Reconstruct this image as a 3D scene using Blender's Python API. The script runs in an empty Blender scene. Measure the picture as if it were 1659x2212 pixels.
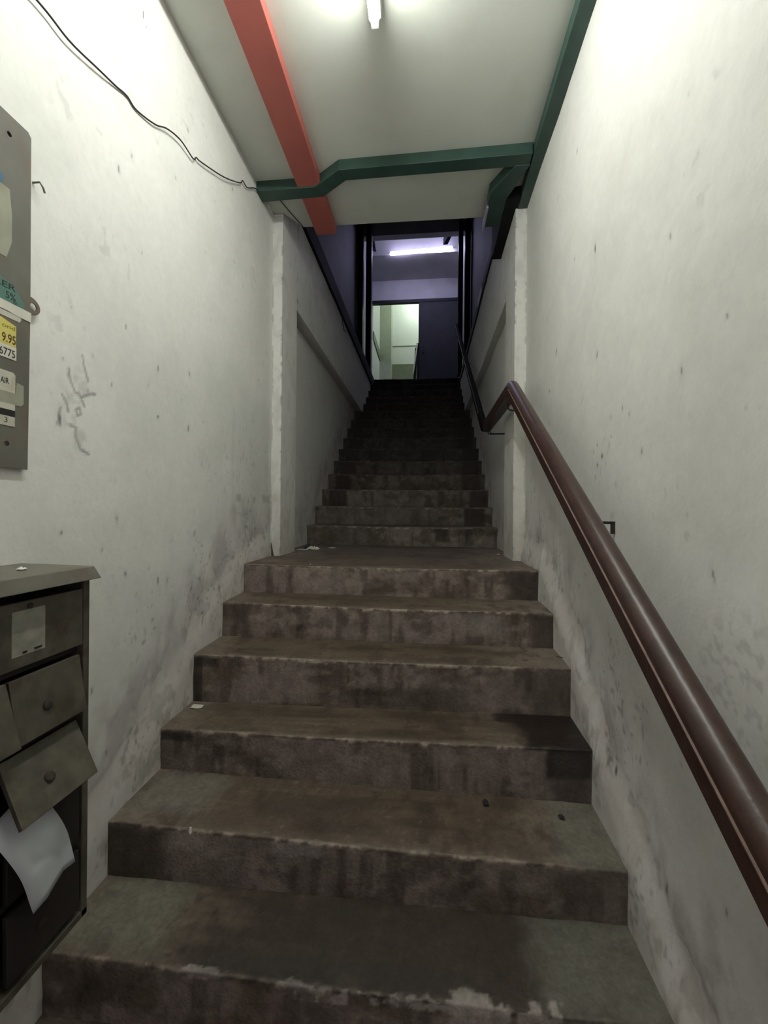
import bpy, math, random
import numpy as np
from mathutils import Matrix, Vector
random.seed(7)
S = bpy.context.scene
COL = S.collection
ZC = 1.42            # eye height above the lower floor; helpers take heights measured from the eye

# ------------------------------------------------------------------ camera
F, YAW, ROLL = 912.4, 0.1011, -0.0089
cam_data = bpy.data.cameras.new('camera')
cam_data.sensor_fit = 'HORIZONTAL'; cam_data.sensor_width = 36.0
cam_data.lens = 36.0 * F / 1659.0
cam_data.clip_start = 0.02
cam = bpy.data.objects.new('camera', cam_data); COL.objects.link(cam)
cr, sr, cy, sy = math.cos(ROLL), math.sin(ROLL), math.cos(YAW), math.sin(YAW)
def rot_y_then_z(v):
    x, y, z = v
    x, z = x * cr + z * sr, -x * sr + z * cr
    return Vector((x * cy - y * sy, x * sy + y * cy, z))
rx, ry, rz = rot_y_then_z((1, 0, 0)), rot_y_then_z((0, 0, 1)), -rot_y_then_z((0, 1, 0))
cam.matrix_world = Matrix(((rx[0], ry[0], rz[0], 0), (rx[1], ry[1], rz[1], 0), (rx[2], ry[2], rz[2], ZC), (0, 0, 0, 1)))
S.camera = cam

# ------------------------------------------------------------------ world, exposure
w = bpy.data.worlds.new('night'); S.world = w; w.use_nodes = True
w.node_tree.nodes['Background'].inputs[0].default_value = (1.0, 0.90, 0.95, 1)
w.node_tree.nodes['Background'].inputs[1].default_value = 0.55
S.view_settings.view_transform = 'Standard'; S.view_settings.look = 'None'
S.view_settings.gamma = 1.0; S.view_settings.use_curve_mapping = False
S.view_settings.exposure = 0.0
NEAR_LAMP, FAR_LAMP, ROOM_LAMP = 100.0, 32.0, 95.0

# ------------------------------------------------------------------ materials
def new_mat(name):
    m = bpy.data.materials.new(name); m.use_nodes = True
    return m, m.node_tree, m.node_tree.nodes['Principled BSDF']
def paint(name, c, rough=0.5, metal=0.0, var=0.25, scale=14.0, spot=None, spot_scale=6.0, spot_amt=0.5, bump=0.15, bscale=120.0, spec=0.5):
    m, t, b = new_mat(name); n = t.nodes; l = t.links
    tc = n.new('ShaderNodeTexCoord'); geo = n.new('ShaderNodeNewGeometry')
    ns = n.new('ShaderNodeTexNoise'); ns.inputs['Scale'].default_value = scale; ns.inputs['Detail'].default_value = 6
    l.new(geo.outputs['Position'], ns.inputs['Vector'])
    mr = n.new('ShaderNodeMapRange'); mr.inputs[1].default_value = 0.3; mr.inputs[2].default_value = 0.7
    mr.inputs[3].default_value = 1 - var; mr.inputs[4].default_value = 1 + var * 0.4
    l.new(ns.outputs['Fac'], mr.inputs[0])
    hs = n.new('ShaderNodeVectorMath'); hs.operation = 'SCALE'; hs.inputs[0].default_value = c
    l.new(mr.outputs[0], hs.inputs['Scale'])
    out = hs.outputs[0]
    if spot:
        n2 = n.new('ShaderNodeTexNoise'); n2.inputs['Scale'].default_value = spot_scale; n2.inputs['Detail'].default_value = 8; n2.inputs['Roughness'].default_value = 0.65
        l.new(geo.outputs['Position'], n2.inputs['Vector'])
        m2 = n.new('ShaderNodeMapRange'); m2.inputs[1].default_value = 0.52; m2.inputs[2].default_value = 0.66; m2.inputs[4].default_value = spot_amt
        l.new(n2.outputs['Fac'], m2.inputs[0])
        mx = n.new('ShaderNodeMix'); mx.data_type = 'RGBA'; mx.inputs[7].default_value = (*spot, 1)
        l.new(m2.outputs[0], mx.inputs[0]); l.new(out, mx.inputs[6]); out = mx.outputs[2]
    l.new(out, b.inputs['Base Color'])
    b.inputs['Roughness'].default_value = rough; b.inputs['Metallic'].default_value = metal
    b.inputs['Specular IOR Level'].default_value = spec
    if bump:
        nb = n.new('ShaderNodeTexNoise'); nb.inputs['Scale'].default_value = bscale; nb.inputs['Detail'].default_value = 4
        l.new(geo.outputs['Position'], nb.inputs['Vector'])
        bp = n.new('ShaderNodeBump'); bp.inputs['Strength'].default_value = bump; bp.inputs['Distance'].default_value = 0.002
        l.new(nb.outputs['Fac'], bp.inputs['Height']); l.new(bp.outputs[0], b.inputs['Normal'])
    return m
def grained(name, rough, var, scales, stretch=(1, 1, 1), bump=0.3, bscale=160.0, bdist=0.002, spec=0.3):
    """colour from the mesh attribute 'albedo', with fine grain and relief added by noise"""
    m, t, b = new_mat(name); n = t.nodes; l = t.links
    at = n.new('ShaderNodeAttribute'); at.attribute_name = 'albedo'
    geo = n.new('ShaderNodeNewGeometry'); mp = n.new('ShaderNodeMapping'); mp.inputs['Scale'].default_value = stretch
    l.new(geo.outputs['Position'], mp.inputs['Vector'])
    fac = None
    for sc in scales:
        ns = n.new('ShaderNodeTexNoise'); ns.inputs['Scale'].default_value = sc; ns.inputs['Detail'].default_value = 8; ns.inputs['Roughness'].default_value = 0.6
        l.new(mp.outputs[0], ns.inputs['Vector'])
        mr = n.new('ShaderNodeMapRange'); mr.inputs[1].default_value = 0.3; mr.inputs[2].default_value = 0.7
        mr.inputs[3].default_value = 1 - var; mr.inputs[4].default_value = 1 + var
        l.new(ns.outputs['Fac'], mr.inputs[0])
        if fac is None: fac = mr.outputs[0]
        else:
            mu = n.new('ShaderNodeMath'); mu.operation = 'MULTIPLY'; l.new(fac, mu.inputs[0]); l.new(mr.outputs[0], mu.inputs[1]); fac = mu.outputs[0]
    vs = n.new('ShaderNodeVectorMath'); vs.operation = 'SCALE'; l.new(at.outputs['Color'], vs.inputs[0]); l.new(fac, vs.inputs['Scale'])
    l.new(vs.outputs[0], b.inputs['Base Color'])
    l.new(at.outputs['Alpha'], b.inputs['Roughness'])
    b.inputs['Specular IOR Level'].default_value = spec
    nb = n.new('ShaderNodeTexNoise'); nb.inputs['Scale'].default_value = bscale; nb.inputs['Detail'].default_value = 5
    l.new(geo.outputs['Position'], nb.inputs['Vector'])
    bp = n.new('ShaderNodeBump'); bp.inputs['Strength'].default_value = bump; bp.inputs['Distance'].default_value = bdist
    l.new(nb.outputs['Fac'], bp.inputs['Height']); l.new(bp.outputs[0], b.inputs['Normal'])
    return m
def glow(name, c, s):
    m, t, b = new_mat(name)
    b.inputs['Base Color'].default_value = (0.9, 0.9, 0.9, 1)
    b.inputs['Emission Color'].default_value = (*c, 1); b.inputs['Emission Strength'].default_value = s
    return m
WALLC = (0.73, 0.73, 0.695)
M = dict(
    plaster=grained('wall_plaster', 0.6, 0.035, (9.0, 40.0), bump=0.35, bscale=90.0, bdist=0.0025),
    stair=grained('stair_concrete', 0.7, 0.20, (22.0, 85.0), bump=0.6, bscale=110.0, bdist=0.004, spec=0.35),
    ceil=paint('ceiling_paint', (0.62, 0.64, 0.585), 0.7, var=0.05, scale=3, spot=(0.50, 0.52, 0.44), spot_scale=2.5, spot_amt=0.35, bump=0.2, bscale=60),
    upwall=paint('upper_wall_paint', (0.50, 0.50, 0.50), 0.7, var=0.12, scale=4, bump=0.2, bscale=60),
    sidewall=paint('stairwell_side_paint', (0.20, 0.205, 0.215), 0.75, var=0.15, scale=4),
    dado=paint('green_dado_paint', (0.20, 0.23, 0.155), 0.6, var=0.1),
    farpil=paint('pale_green_paint', (0.42, 0.46, 0.38), 0.6, var=0.1),
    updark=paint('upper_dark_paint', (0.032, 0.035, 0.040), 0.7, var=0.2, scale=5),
    floor=paint('floor_concrete', (0.12, 0.105, 0.09), 0.75, var=0.4, scale=9, bump=0.5),
    green=paint('green_paint', (0.031, 0.073, 0.058), 0.45, var=0.25, scale=10, spot=(0.045, 0.080, 0.060), spot_scale=5, spot_amt=0.5, bump=0.2),
    red=paint('red_paint', (0.40, 0.105, 0.085), 0.55, var=0.12, scale=8, bump=0.15),
    black=paint('black_paint', (0.010, 0.012, 0.012), 0.75, var=0.3, spec=.2),
    steel=paint('dark_steel_paint', (0.010, 0.011, 0.016), 0.5, var=0.3, spec=.25),
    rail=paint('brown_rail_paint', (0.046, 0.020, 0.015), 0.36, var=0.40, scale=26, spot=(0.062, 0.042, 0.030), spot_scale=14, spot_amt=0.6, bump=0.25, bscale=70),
    raildk=paint('shaded_rail_paint', (0.010, 0.008, 0.008), 0.85, var=0.3, spec=.06),  # same brown rail, with the upper flight's shade put into its colour
    seam=paint('worn_seam', (0.17, 0.105, 0.085), 0.5, var=0.3, scale=40),
    chrome=paint('bright_strip_metal', (0.30, 0.29, 0.30), 0.22, metal=0.7, var=0.3, scale=30),
    iron=paint('iron_rod', (0.02, 0.018, 0.016), 0.6),
    grey=paint('grey_metal_paint', (0.125, 0.125, 0.103), 0.55, var=0.25, scale=7, spot=(0.15, 0.095, 0.065), spot_scale=9, spot_amt=0.6),
    wood=paint('mail_box_paint', (0.082, 0.075, 0.053), 0.6, var=0.45, scale=22, spot=(0.040, 0.025, 0.017), spot_scale=13, spot_amt=0.75, bump=0.3),
    woodtop=paint('top_board_paint', (0.15, 0.142, 0.115), 0.6, var=0.25, scale=16, spot=(0.13, 0.09, 0.07), spot_scale=12, spot_amt=0.5),
    dark=paint('dark_interior', (0.020, 0.015, 0.013), 0.8),
    knob=paint('rusty_knob', (0.030, 0.021, 0.015), 0.8),
    paper=paint('white_paper', (0.60, 0.64, 0.66), 0.7, var=0.05, scale=12, bump=0),
    card=paint('faded_card', (0.26, 0.25, 0.21), 0.7, var=0.25, scale=40, bump=0),
    tape=paint('yellowed_tape', (0.62, 0.60, 0.52), 0.5, var=0.1, bump=0),
    stgreen=paint('green_sticker', (0.085, 0.185, 0.15), 0.5, var=0.2, bump=0),
    styellow=paint('yellow_sticker', (0.60, 0.53, 0.14), 0.5, var=0.12, bump=0),
    stpale=paint('pale_sticker', (0.52, 0.50, 0.42), 0.6, var=0.15, scale=30, spot=(0.34, 0.28, 0.19), spot_scale=20, bump=0),
    stblack=paint('black_strip', (0.015, 0.015, 0.012), 0.5, bump=0),
    stblue=paint('blue_sticker', (0.05, 0.14, 0.24), 0.5, bump=0),
    residue=paint('glue_residue', (0.30, 0.30, 0.23), 0.7, var=0.2, bump=0),
    inkdk=paint('dark_ink', (0.015, 0.03, 0.025), 0.5, bump=0),
    inkbr=paint('brown_ink', (0.10, 0.045, 0.012), 0.5, bump=0),
    inkol=paint('olive_ink', (0.24, 0.22, 0.03), 0.5, bump=0),
    white=paint('white_enamel', (0.72, 0.74, 0.72), 0.4, var=0.03, bump=0),
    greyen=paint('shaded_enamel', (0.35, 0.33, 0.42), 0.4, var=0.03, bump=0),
    rust=paint('plaster_void', (0.07, 0.065, 0.05), 0.9),
    near_tube=glow('near_tube_glow', (0.98, 1.0, 0.93), NEAR_LAMP),
    far_tube=glow('far_tube_glow', (0.66, 0.62, 1.0), FAR_LAMP),
    room_tube=glow('room_tube_glow', (0.88, 1.0, 0.85), ROOM_LAMP),
)

# ------------------------------------------------------------------ mesh helpers
ORG = {}
FS = 1.0             # distance factor of the rooms beyond the stair head, about the eye level origin
class MB:
    def __init__(s): s.v = []; s.f = []
    def add(s, vs, fs):
        o = len(s.v); s.v += [tuple(p) for p in vs]; s.f += [tuple(i + o for i in f) for f in fs]; return s
    def box(s, x0, x1, y0, y1, z0, z1):
        return s.hexa([(x0, y0, z0), (x1, y0, z0), (x1, y1, z0), (x0, y1, z0), (x0, y0, z1), (x1, y0, z1), (x1, y1, z1), (x0, y1, z1)])
    def hexa(s, p):
        return s.add(p, [(3, 2, 1, 0), (4, 5, 6, 7), (0, 1, 5, 4), (1, 2, 6, 5), (2, 3, 7, 6), (3, 0, 4, 7)])
    def prism(s, poly, z0, z1):           # polygon in x,y (counter-clockwise), extruded in z
        n = len(poly)
        return s.add([(x, y, z0) for x, y in poly] + [(x, y, z1) for x, y in poly],
                     [tuple(range(n - 1, -1, -1)), tuple(range(n, 2 * n))] + [(i, (i + 1) % n, n + (i + 1) % n, n + i) for i in range(n)])
    def loft(s, rings, caps=True):
        n = len(rings[0]); vs = [p for r in rings for p in r]; fs = []
        for k in range(len(rings) - 1):
            for i in range(n):
                j = (i + 1) % n; fs.append((k * n + i, k * n + j, (k + 1) * n + j, (k + 1) * n + i))
        if caps: fs += [tuple(range(n - 1, -1, -1)), tuple((len(rings) - 1) * n + i for i in range(n))]
        return s.add(vs, fs)
    def tube(s, pts, r, n=10):
        pts = [Vector(p) for p in pts]; rings = []; up = Vector((0.13, 0.31, 0.94))
        for i, p in enumerate(pts):
            d = (pts[min(i + 1, len(pts) - 1)] - pts[max(i - 1, 0)]).normalized()
            a = d.cross(up).normalized(); b = a.cross(d).normalized()
            rr = r[i] if isinstance(r, (list, tuple)) else r
            rings.append([p + a * math.cos(t) * rr + b * math.sin(t) * rr for t in [2 * math.pi * k / n for k in range(n)]])
        return s.loft(rings)
    def build(s, name, mat, parent=None, smooth=False, bevel=0.0, **props):
        V = np.array(s.v, float) * FS
        lo, hi = V.min(0), V.max(0); base = np.array([(lo[0] + hi[0]) / 2, (lo[1] + hi[1]) / 2, lo[2]])
        me = bpy.data.meshes.new(name); me.from_pydata((V - base).tolist(), [], s.f)
        if mat is not None: me.materials.append(M[mat] if isinstance(mat, str) else mat)
        if smooth: me.polygons.foreach_set('use_smooth', [True] * len(me.polygons))
        import bmesh
        bm = bmesh.new(); bm.from_mesh(me); bmesh.ops.recalc_face_normals(bm, faces=bm.faces); bm.to_mesh(me); bm.free()
        me.update()
        o = bpy.data.objects.new(name, me)
        return place(o, base + np.array([0, 0, ZC]), parent, bevel, props)
def place(o, world, parent, bevel=0.0, props={}):
    COL.objects.link(o)
    wp = np.array(world, float); ORG[o.name] = wp
    if parent is not None:
        o.parent = parent; o.location = (wp - ORG[parent.name]).tolist()
    else: o.location = wp.tolist()
    if bevel:
        b = o.modifiers.new('bevel', 'BEVEL'); b.width = bevel; b.segments = 2; b.limit_method = 'ANGLE'; b.angle_limit = 0.7
    for k, v in props.items(): o[k] = v
    return o
def thing(name, label, cat, x, y, z, group=None):
    o = bpy.data.objects.new(name, None); o.empty_display_size = 0.05
    p = dict(label=label, category=cat)
    if group: p['group'] = group
    return place(o, (x * FS, y * FS, z * FS + ZC), None, 0, p)
def struct(name, x, y, z):
    o = bpy.data.objects.new(name, None); o.empty_display_size = 0.05
    return place(o, (x * FS, y * FS, z * FS + ZC), None, 0, dict(kind='structure'))

# value noise on numpy arrays
def vnoise(x, y, seed):
    xi, yi = np.floor(x).astype(np.int64), np.floor(y).astype(np.int64); fx, fy = x - xi, y - yi
    fx = fx * fx * (3 - 2 * fx); fy = fy * fy * (3 - 2 * fy)
    def h(a, b):
        n = (a * 374761393 + b * 668265263 + seed * 1442695041) & 0xffffffff
        n = ((n ^ (n >> 13)) * 1274126177) & 0xffffffff
        return ((n ^ (n >> 16)) & 0xffff) / 65535.0
    return (h(xi, yi) * (1 - fx) + h(xi + 1, yi) * fx) * (1 - fy) + (h(xi, yi + 1) * (1 - fx) + h(xi + 1, yi + 1) * fx) * fy
def fbm(x, y, seed, oct=4):
    a, t, tot = 1.0, 0, 0
    for k in range(oct): t = t + a * vnoise(x * 2 ** k, y * 2 ** k, seed + 17 * k); tot += a; a *= 0.55
    return t / tot
def sstep(a, b, x):
    t = np.clip((x - a) / (b - a), 0, 1); return t * t * (3 - 2 * t)
def mixc(c, d, f):
    return c * (1 - f[..., None]) + np.array(d) * f[..., None]

def grid_solid(name, mat, P, back, albedo, rough, parent=None, **props):
    """P: (n,m,3) front surface, back: vector added for the rear sheet; closed solid with per-vertex albedo"""
    n, m, _ = P.shape; V = P.reshape(-1, 3)
    idx = np.arange(n * m).reshape(n, m)
    q = np.stack([idx[:-1, :-1], idx[1:, :-1], idx[1:, 1:], idx[:-1, 1:]], -1).reshape(-1, 4)
    # border loop and rear sheet
    loop = list(idx[:, 0]) + list(idx[-1, 1:]) + list(idx[-2::-1, -1]) + list(idx[0, -2:0:-1])
    nb = len(loop); B = V[loop] + np.array(back)
    V2 = np.vstack([V, B]); sides = [(loop[i], loop[(i + 1) % nb], n * m + (i + 1) % nb, n * m + i) for i in range(nb)]
    faces = q.tolist() + sides + [tuple(n * m + i for i in range(nb))]
    base = np.array([V2[:, 0].mean(), V2[:, 1].mean(), V2[:, 2].min()])
    me = bpy.data.meshes.new(name); me.from_pydata((V2 - base).tolist(), [], faces)
    me.materials.append(M[mat]); me.update()
    at = me.color_attributes.new('albedo', 'FLOAT_COLOR', 'POINT')
    A = np.concatenate([albedo.reshape(-1, 3), rough.reshape(-1, 1)], 1); A = np.vstack([A, A[loop]]).astype(np.float32)
    at.data.foreach_set('color', A.ravel())
    # orient: flip if first quad normal points along 'back'
    me.polygons.foreach_set('use_smooth', [True] * len(q) + [False] * (len(faces) - len(q)))
    nn = me.polygons[len(q) // 2].normal
    if nn.dot(Vector(back)) > 0: me.flip_normals()
    o = bpy.data.objects.new(name, me)
    return place(o, base + np.array([0, 0, ZC]), parent, 0, props)
def span(a, b, fine0, fine1, step, coarse=0.06):
    r = []
    if a < fine0: r += list(np.linspace(a, fine0, max(2, int((fine0 - a) / coarse)), endpoint=False))
    r += list(np.linspace(fine0, fine1, int((fine1 - fine0) / step) + 1))
    if b > fine1: r += list(np.linspace(fine1, b, max(2, int((b - fine1) / coarse)) + 1)[1:])
    return np.array(r)

# ------------------------------------------------------------------ dimensions
XL, XR = -0.95, 0.5613          # lower corridor walls
PL, PR = -0.889, 0.495          # pilaster / beam faces
QL, QR = -0.973, 0.552         # recessed walls beside the upper flight
HC = 1.8153                     # ceiling
Y1, Y2 = 2.50, 2.79             # pilaster depth
YT, ZT = 6.77, 2.14             # top of the stairs
NOSE = [((2.098, -.275), (2.110, -.278)), ((1.874, -.424), (1.867, -.428)), ((1.633, -.585), (1.644, -.581)),
        ((1.424, -.782), (1.427, -.764)), ((1.176, -.932), (1.175, -.944)), ((0.960, -1.100), (0.955, -1.092)), ((0.725, -1.262), (0.720, -1.258))]
def zline(y):
    return np.interp(y, [0.3, 0.72, 0.957, 1.175, 1.425, 1.638, 1.87, 2.10, 3.34, 6.75, 8], [-1.42, -1.26, -1.096, -.938, -.773, -.583, -.426, -.276, -.276, 2.14, 2.14])

# ------------------------------------------------------------------ wall surfaces
MARKS_L = [(1.004, 0.233, 9), (1.03, 0.362, 7), (1.012, 0.392, 5), (1.096, 0.332, 5), (1.112, 0.435, 4), (0.979, 0.292, 4), (1.26, 1.132, 6), (1.204, 1.043, 7),
           (1.401, 0.497, 8), (1.599, 0.545, 8), (1.352, 0.428, 5), (1.404, 0.329, 8), (1.595, 0.326, 7), (1.183, 0.377, 5), (1.035, 0.545, 8), (1.764, 0.836, 4), (1.24, 0.576, 5),
           (1.181, 0.091, 4), (1.01, -0.061, 7), (1.207, -0.028, 7), (1.412, -0.253, 9), (1.465, -0.261, 9), (1.963, 1.56, 9), (1.312, 0.854, 4), (1.721, 1.104, 4), (1.955, 1.247, 5),
           (0.926, 0.331, 5), (1.425, -0.296, 6), (1.177, -0.729, 9), (1.249, -0.204, 6), (1.313, 1.645, 10), (1.33, 1.62, 7), (1.55, 0.43, 4), (1.7, 0.2, 6), (1.9, 0.3, 5), (1.15, -0.12, 5),
           (1.3, -0.28, 6), (1.36, -0.2, 4), (1.1, -0.35, 5), (1.2, -0.4, 6), (1.12, -0.52, 7), (1.3, -0.42, 6), (1.5, 1.25, 5), (1.58, 1.5, 6), (1.05, 0.02, 5), (1.08, 0.5, 4)]
MARKS_R = [(1.429, 0.187, 10), (1.468, 0.23, 6), (1.377, 0.209, 9), (1.39, 0.19, 5), (1.485, 0.124, 6), (1.326, 0.09, 6), (1.466, 0.161, 6), (1.45, 0.10, 7), (1.286, 0.308, 7), (1.243, 0.279, 6), (1.177, 0.166, 7), (1.117, -0.005, 4),
           (0.909, 0.294, 3), (0.86, 0.376, 6), (0.986, 0.92, 5), (1.689, 1.395, 8), (1.502, 0.898, 11), (1.709, 0.989, 7), (1.052, 0.652, 5), (1.363, 0.299, 4), (1.925, 0.711, 8), (1.474, 0.533, 8),
           (2.026, 0.567, 8), (1.835, 0.444, 6), (1.963, 0.361, 5), (1.85, 0.35, 7), (1.627, -0.266, 6), (0.971, 0.211, 4), (0.811, 0.191, 3), (1.066, 0.051, 6), (0.895, -0.117, 9), (0.848, -0.74, 7),
           (1.038, -0.865, 8), (1.294, -0.749, 10), (0.992, -0.549, 6), (0.779, 0.183, 3), (1.5, 0.21, 4), (1.41, 0.24, 4), (1.44, 0.14, 6), (1.4, 0.16, 5), (1.36, 0.24, 4), (1.0, 0.32, 7)]
CRACK_L = [[(1.03, .375), (1.035, .345), (1.05, .318), (1.075, .31), (1.10, .325), (1.12, .33)], [(1.062, .318), (1.075, .300), (1.082, .287)], [(1.055, .27), (1.066, .278), (1.072, .262), (1.060, .255), (1.055, .27)],
           [(1.005, .265), (1.002, .24), (0.998, .22)], [(1.035, .225), (1.055, .222), (1.055, .195), (1.07, .165), (1.10, .155)], [(1.075, .425), (1.08, .40), (1.095, .36)], [(1.01, .30), (1.025, .28), (1.03, .26)], [(1.995, .5), (1.98, .2), (2.02, -.1)]]
def wall_color(Y, Z, side):
    n1 = fbm(Y * 2.2, Z * 2.2, 3 + side); n2 = fbm(Y * 9, Z * 6, 11 + side); n3 = fbm(Y * 28, Z * 22, 23 + side, 3)
    A = np.ones(Y.shape + (3,)) * np.array(WALLC)
    d = Z - zline(Y)
    smear = sstep(.45, .80, fbm(Y * 11, Z * 3.5, 31 + side)) * sstep(1.3, .2, d) * .16
    A = mixc(A, (.42, .43, .42), smear)
    A = mixc(A, (.60, .61, .57), sstep(.45, .75, n1) * .5)
    # grime that gathers above the steps, with flaked lighter plaster below it
    warp = (fbm(Y * 7, Z * 7, 41 + side) - .5) * .28 + (n3 - .5) * .08
    dd = d + warp
    A = mixc(A, (.55, .52, .50), sstep(.70, .0, dd) * .5)
    st = fbm(Y * 16 - Z * 5, Z * 5 + Y * 3, 45 + side, 3)
    A = mixc(A, (.33, .32, .31), sstep(.42, .20, dd) * sstep(.05, .13, dd) * sstep(.38, .62, .6 * n2 + .4 * st) * .55)
    A = mixc(A, (.20, .19, .18), sstep(.30, .20, dd) * sstep(.08, .14, dd) * sstep(.55, .72, n3) * .35)
    A = mixc(A, (.60, .555, .52), sstep(.15, .12, dd) * sstep(.36, .50, n2) * .75)
    A = mixc(A, (.30, .28, .25), sstep(.14, .0, dd) * sstep(.55, .72, fbm(Y * 26, Z * 18, 51 + side)) * .55)
    A = mixc(A, (.22, .20, .18), np.exp(-((dd - .135) / .006) ** 2) * sstep(.45, .6, n3) * .5)
    # darker towards the pilaster and lower down
    A = mixc(A, (.36, .36, .34), sstep(2.36, 2.50, Y + (n2 - .5) * .1) * sstep(1.2, -.2, Z) * .35)
    dark = np.zeros(Y.shape)
    for (my, mz, s) in (MARKS_L if side == 0 else MARKS_R):
        rng = np.random.RandomState(int(my * 1000 + mz * 77) % 9999)
        a = rng.uniform(-.35, .35); ln = s * .0011 * rng.uniform(.7, 1.9); wd = s * .00036 * rng.uniform(.6, 1.3)
        u = (Y - my) * math.cos(a) + (Z - mz) * math.sin(a); v = -(Y - my) * math.sin(a) + (Z - mz) * math.cos(a)
        r = np.sqrt((u / (wd * 1.5)) ** 2 + (v / ln) ** 2) + (n3 - .5) * 1.5
        dark = np.maximum(dark, sstep(1.25, .3, r) * (.30 + .06 * s))
        r2 = np.sqrt((u / (wd * 5)) ** 2 + (v / (ln * 2)) ** 2); dark = np.maximum(dark, sstep(1.3, .2, r2) * .10)
    if side == 0:
        for line in CRACK_L:
            for (a0, b0), (a1, b1) in zip(line[:-1], line[1:]):
                L2 = (a1 - a0) ** 2 + (b1 - b0) ** 2
                t = np.clip(((Y - a0) * (a1 - a0) + (Z - b0) * (b1 - b0)) / L2, 0, 1)
                ds = np.hypot(Y - a0 - t * (a1 - a0), Z - b0 - t * (b1 - b0)) + (n3 - .5) * .004
                if line is CRACK_L[-1]: dark = np.maximum(dark, sstep(.03, 0, ds) * .10)
                else: dark = np.maximum(dark, sstep(.006, .001, ds + .003 * (n2 - .4)) * .62)
        blob = np.hypot((Y - 1.055) / .06, (Z - .27) / .15); dark = np.maximum(dark, sstep(1.2, .6, blob) * sstep(.5, .74, fbm(Y * 30, Z * 30, 61)) * .22)
        for (a, b, ww, hh) in [(2.054, .065, .03, .02), (2.25, .06, .02, .02), (2.42, .07, .07, .025)]:
            r = np.maximum(abs(Y - a) / ww, abs(Z - b) / hh) + (n3 - .5) * .8; dark = np.maximum(dark, sstep(1.1, .7, r) * .30)
    else:
        blob = np.hypot((Y - .80) / .16, (Z + .30) / .14); dark = np.maximum(dark, sstep(1.2, .5, blob) * sstep(.58, .66, fbm(Y * 70, Z * 70, 71, 2)) * .22)
    sp2 = sstep(.74, .86, vnoise(Y * 95, Z * 60, 83 + side)) * sstep(.50, .64, fbm(Y * 6, Z * 5, 93 + side)) * sstep(.95, .25, d); dark = np.maximum(dark, sp2 * .42)
    sp = sstep(.80, .86, vnoise(Y * 60, Z * 45, 81 + side)) * sstep(.60, .75, fbm(Y * 5, Z * 5, 91 + side)); dark = np.maximum(dark, sp * .16)
    A = mixc(A, (.10, .10, .095), np.clip(dark, 0, .95))
    return A
def wall_patch(name, side, X, y0, y1, z0, z1, fy, fz, step, back, parent=None, extra=None, **props):
    ys = span(y0, y1, fy[0], fy[1], step); zs = span(z0, z1, fz[0], fz[1], step)
    Y, Z = np.meshgrid(ys, zs, indexing='ij')
    s = 1 if side == 0 else -1
    rel = (fbm(Y * 1.7, Z * 1.7, 5 + side, 3) - .5) * .010 + (fbm(Y * 9, Z * 9, 6 + side, 3) - .5) * .0022
    d = Z - zline(Y)
    if name.startswith('wall_left') or name.startswith('wall_right'):
        rel = rel + sstep(.16, .0, d + (fbm(Y * 5, Z * 5, 9 + side) - .5) * .08) * (.012 if side == 0 else .024) * (1 if X in (XL, XR) else .3)
        fl = fbm(Y * 7, Z * 7, 41 + side); rel = rel - sstep(.18, .13, d + (fl - .5) * .28) * .0016
    fade = np.ones(Y.shape)
    P = np.stack([X + s * rel * fade, Y, Z], -1)
    A = wall_color(Y, Z, side)
    if extra: A = extra(A, Y, Z)
    return grid_solid(name, 'plaster', P, (-s * back, 0, 0), A, np.full(Y.shape, .62), parent, **props)
wl = wall_patch('wall_left', 0, XL, -1.8, Y1 + .01, -1.42, HC + .04, (.60, Y1 + .01), (-1.25, HC + .04), .0052, .15, kind='structure')
wr = wall_patch('wall_right', 1, XR, -1.8, Y1 + .01, -1.42, HC + .04, (.50, Y1 + .01), (-1.25, HC + .04), .0052, .15, kind='structure')
wul = wall_patch('wall_left_upper', 0, QL, Y2 - .02, 6.85, -.32, 1.40, (Y2 - .02, 4.6), (-.32, 1.40), .014, .10, kind='structure')
wur = wall_patch('wall_right_upper', 1, QR, Y2 - .02, 6.85, -.32, 1.40, (Y2 - .02, 4.6), (-.32, 1.40), .014, .10, kind='structure')

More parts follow.
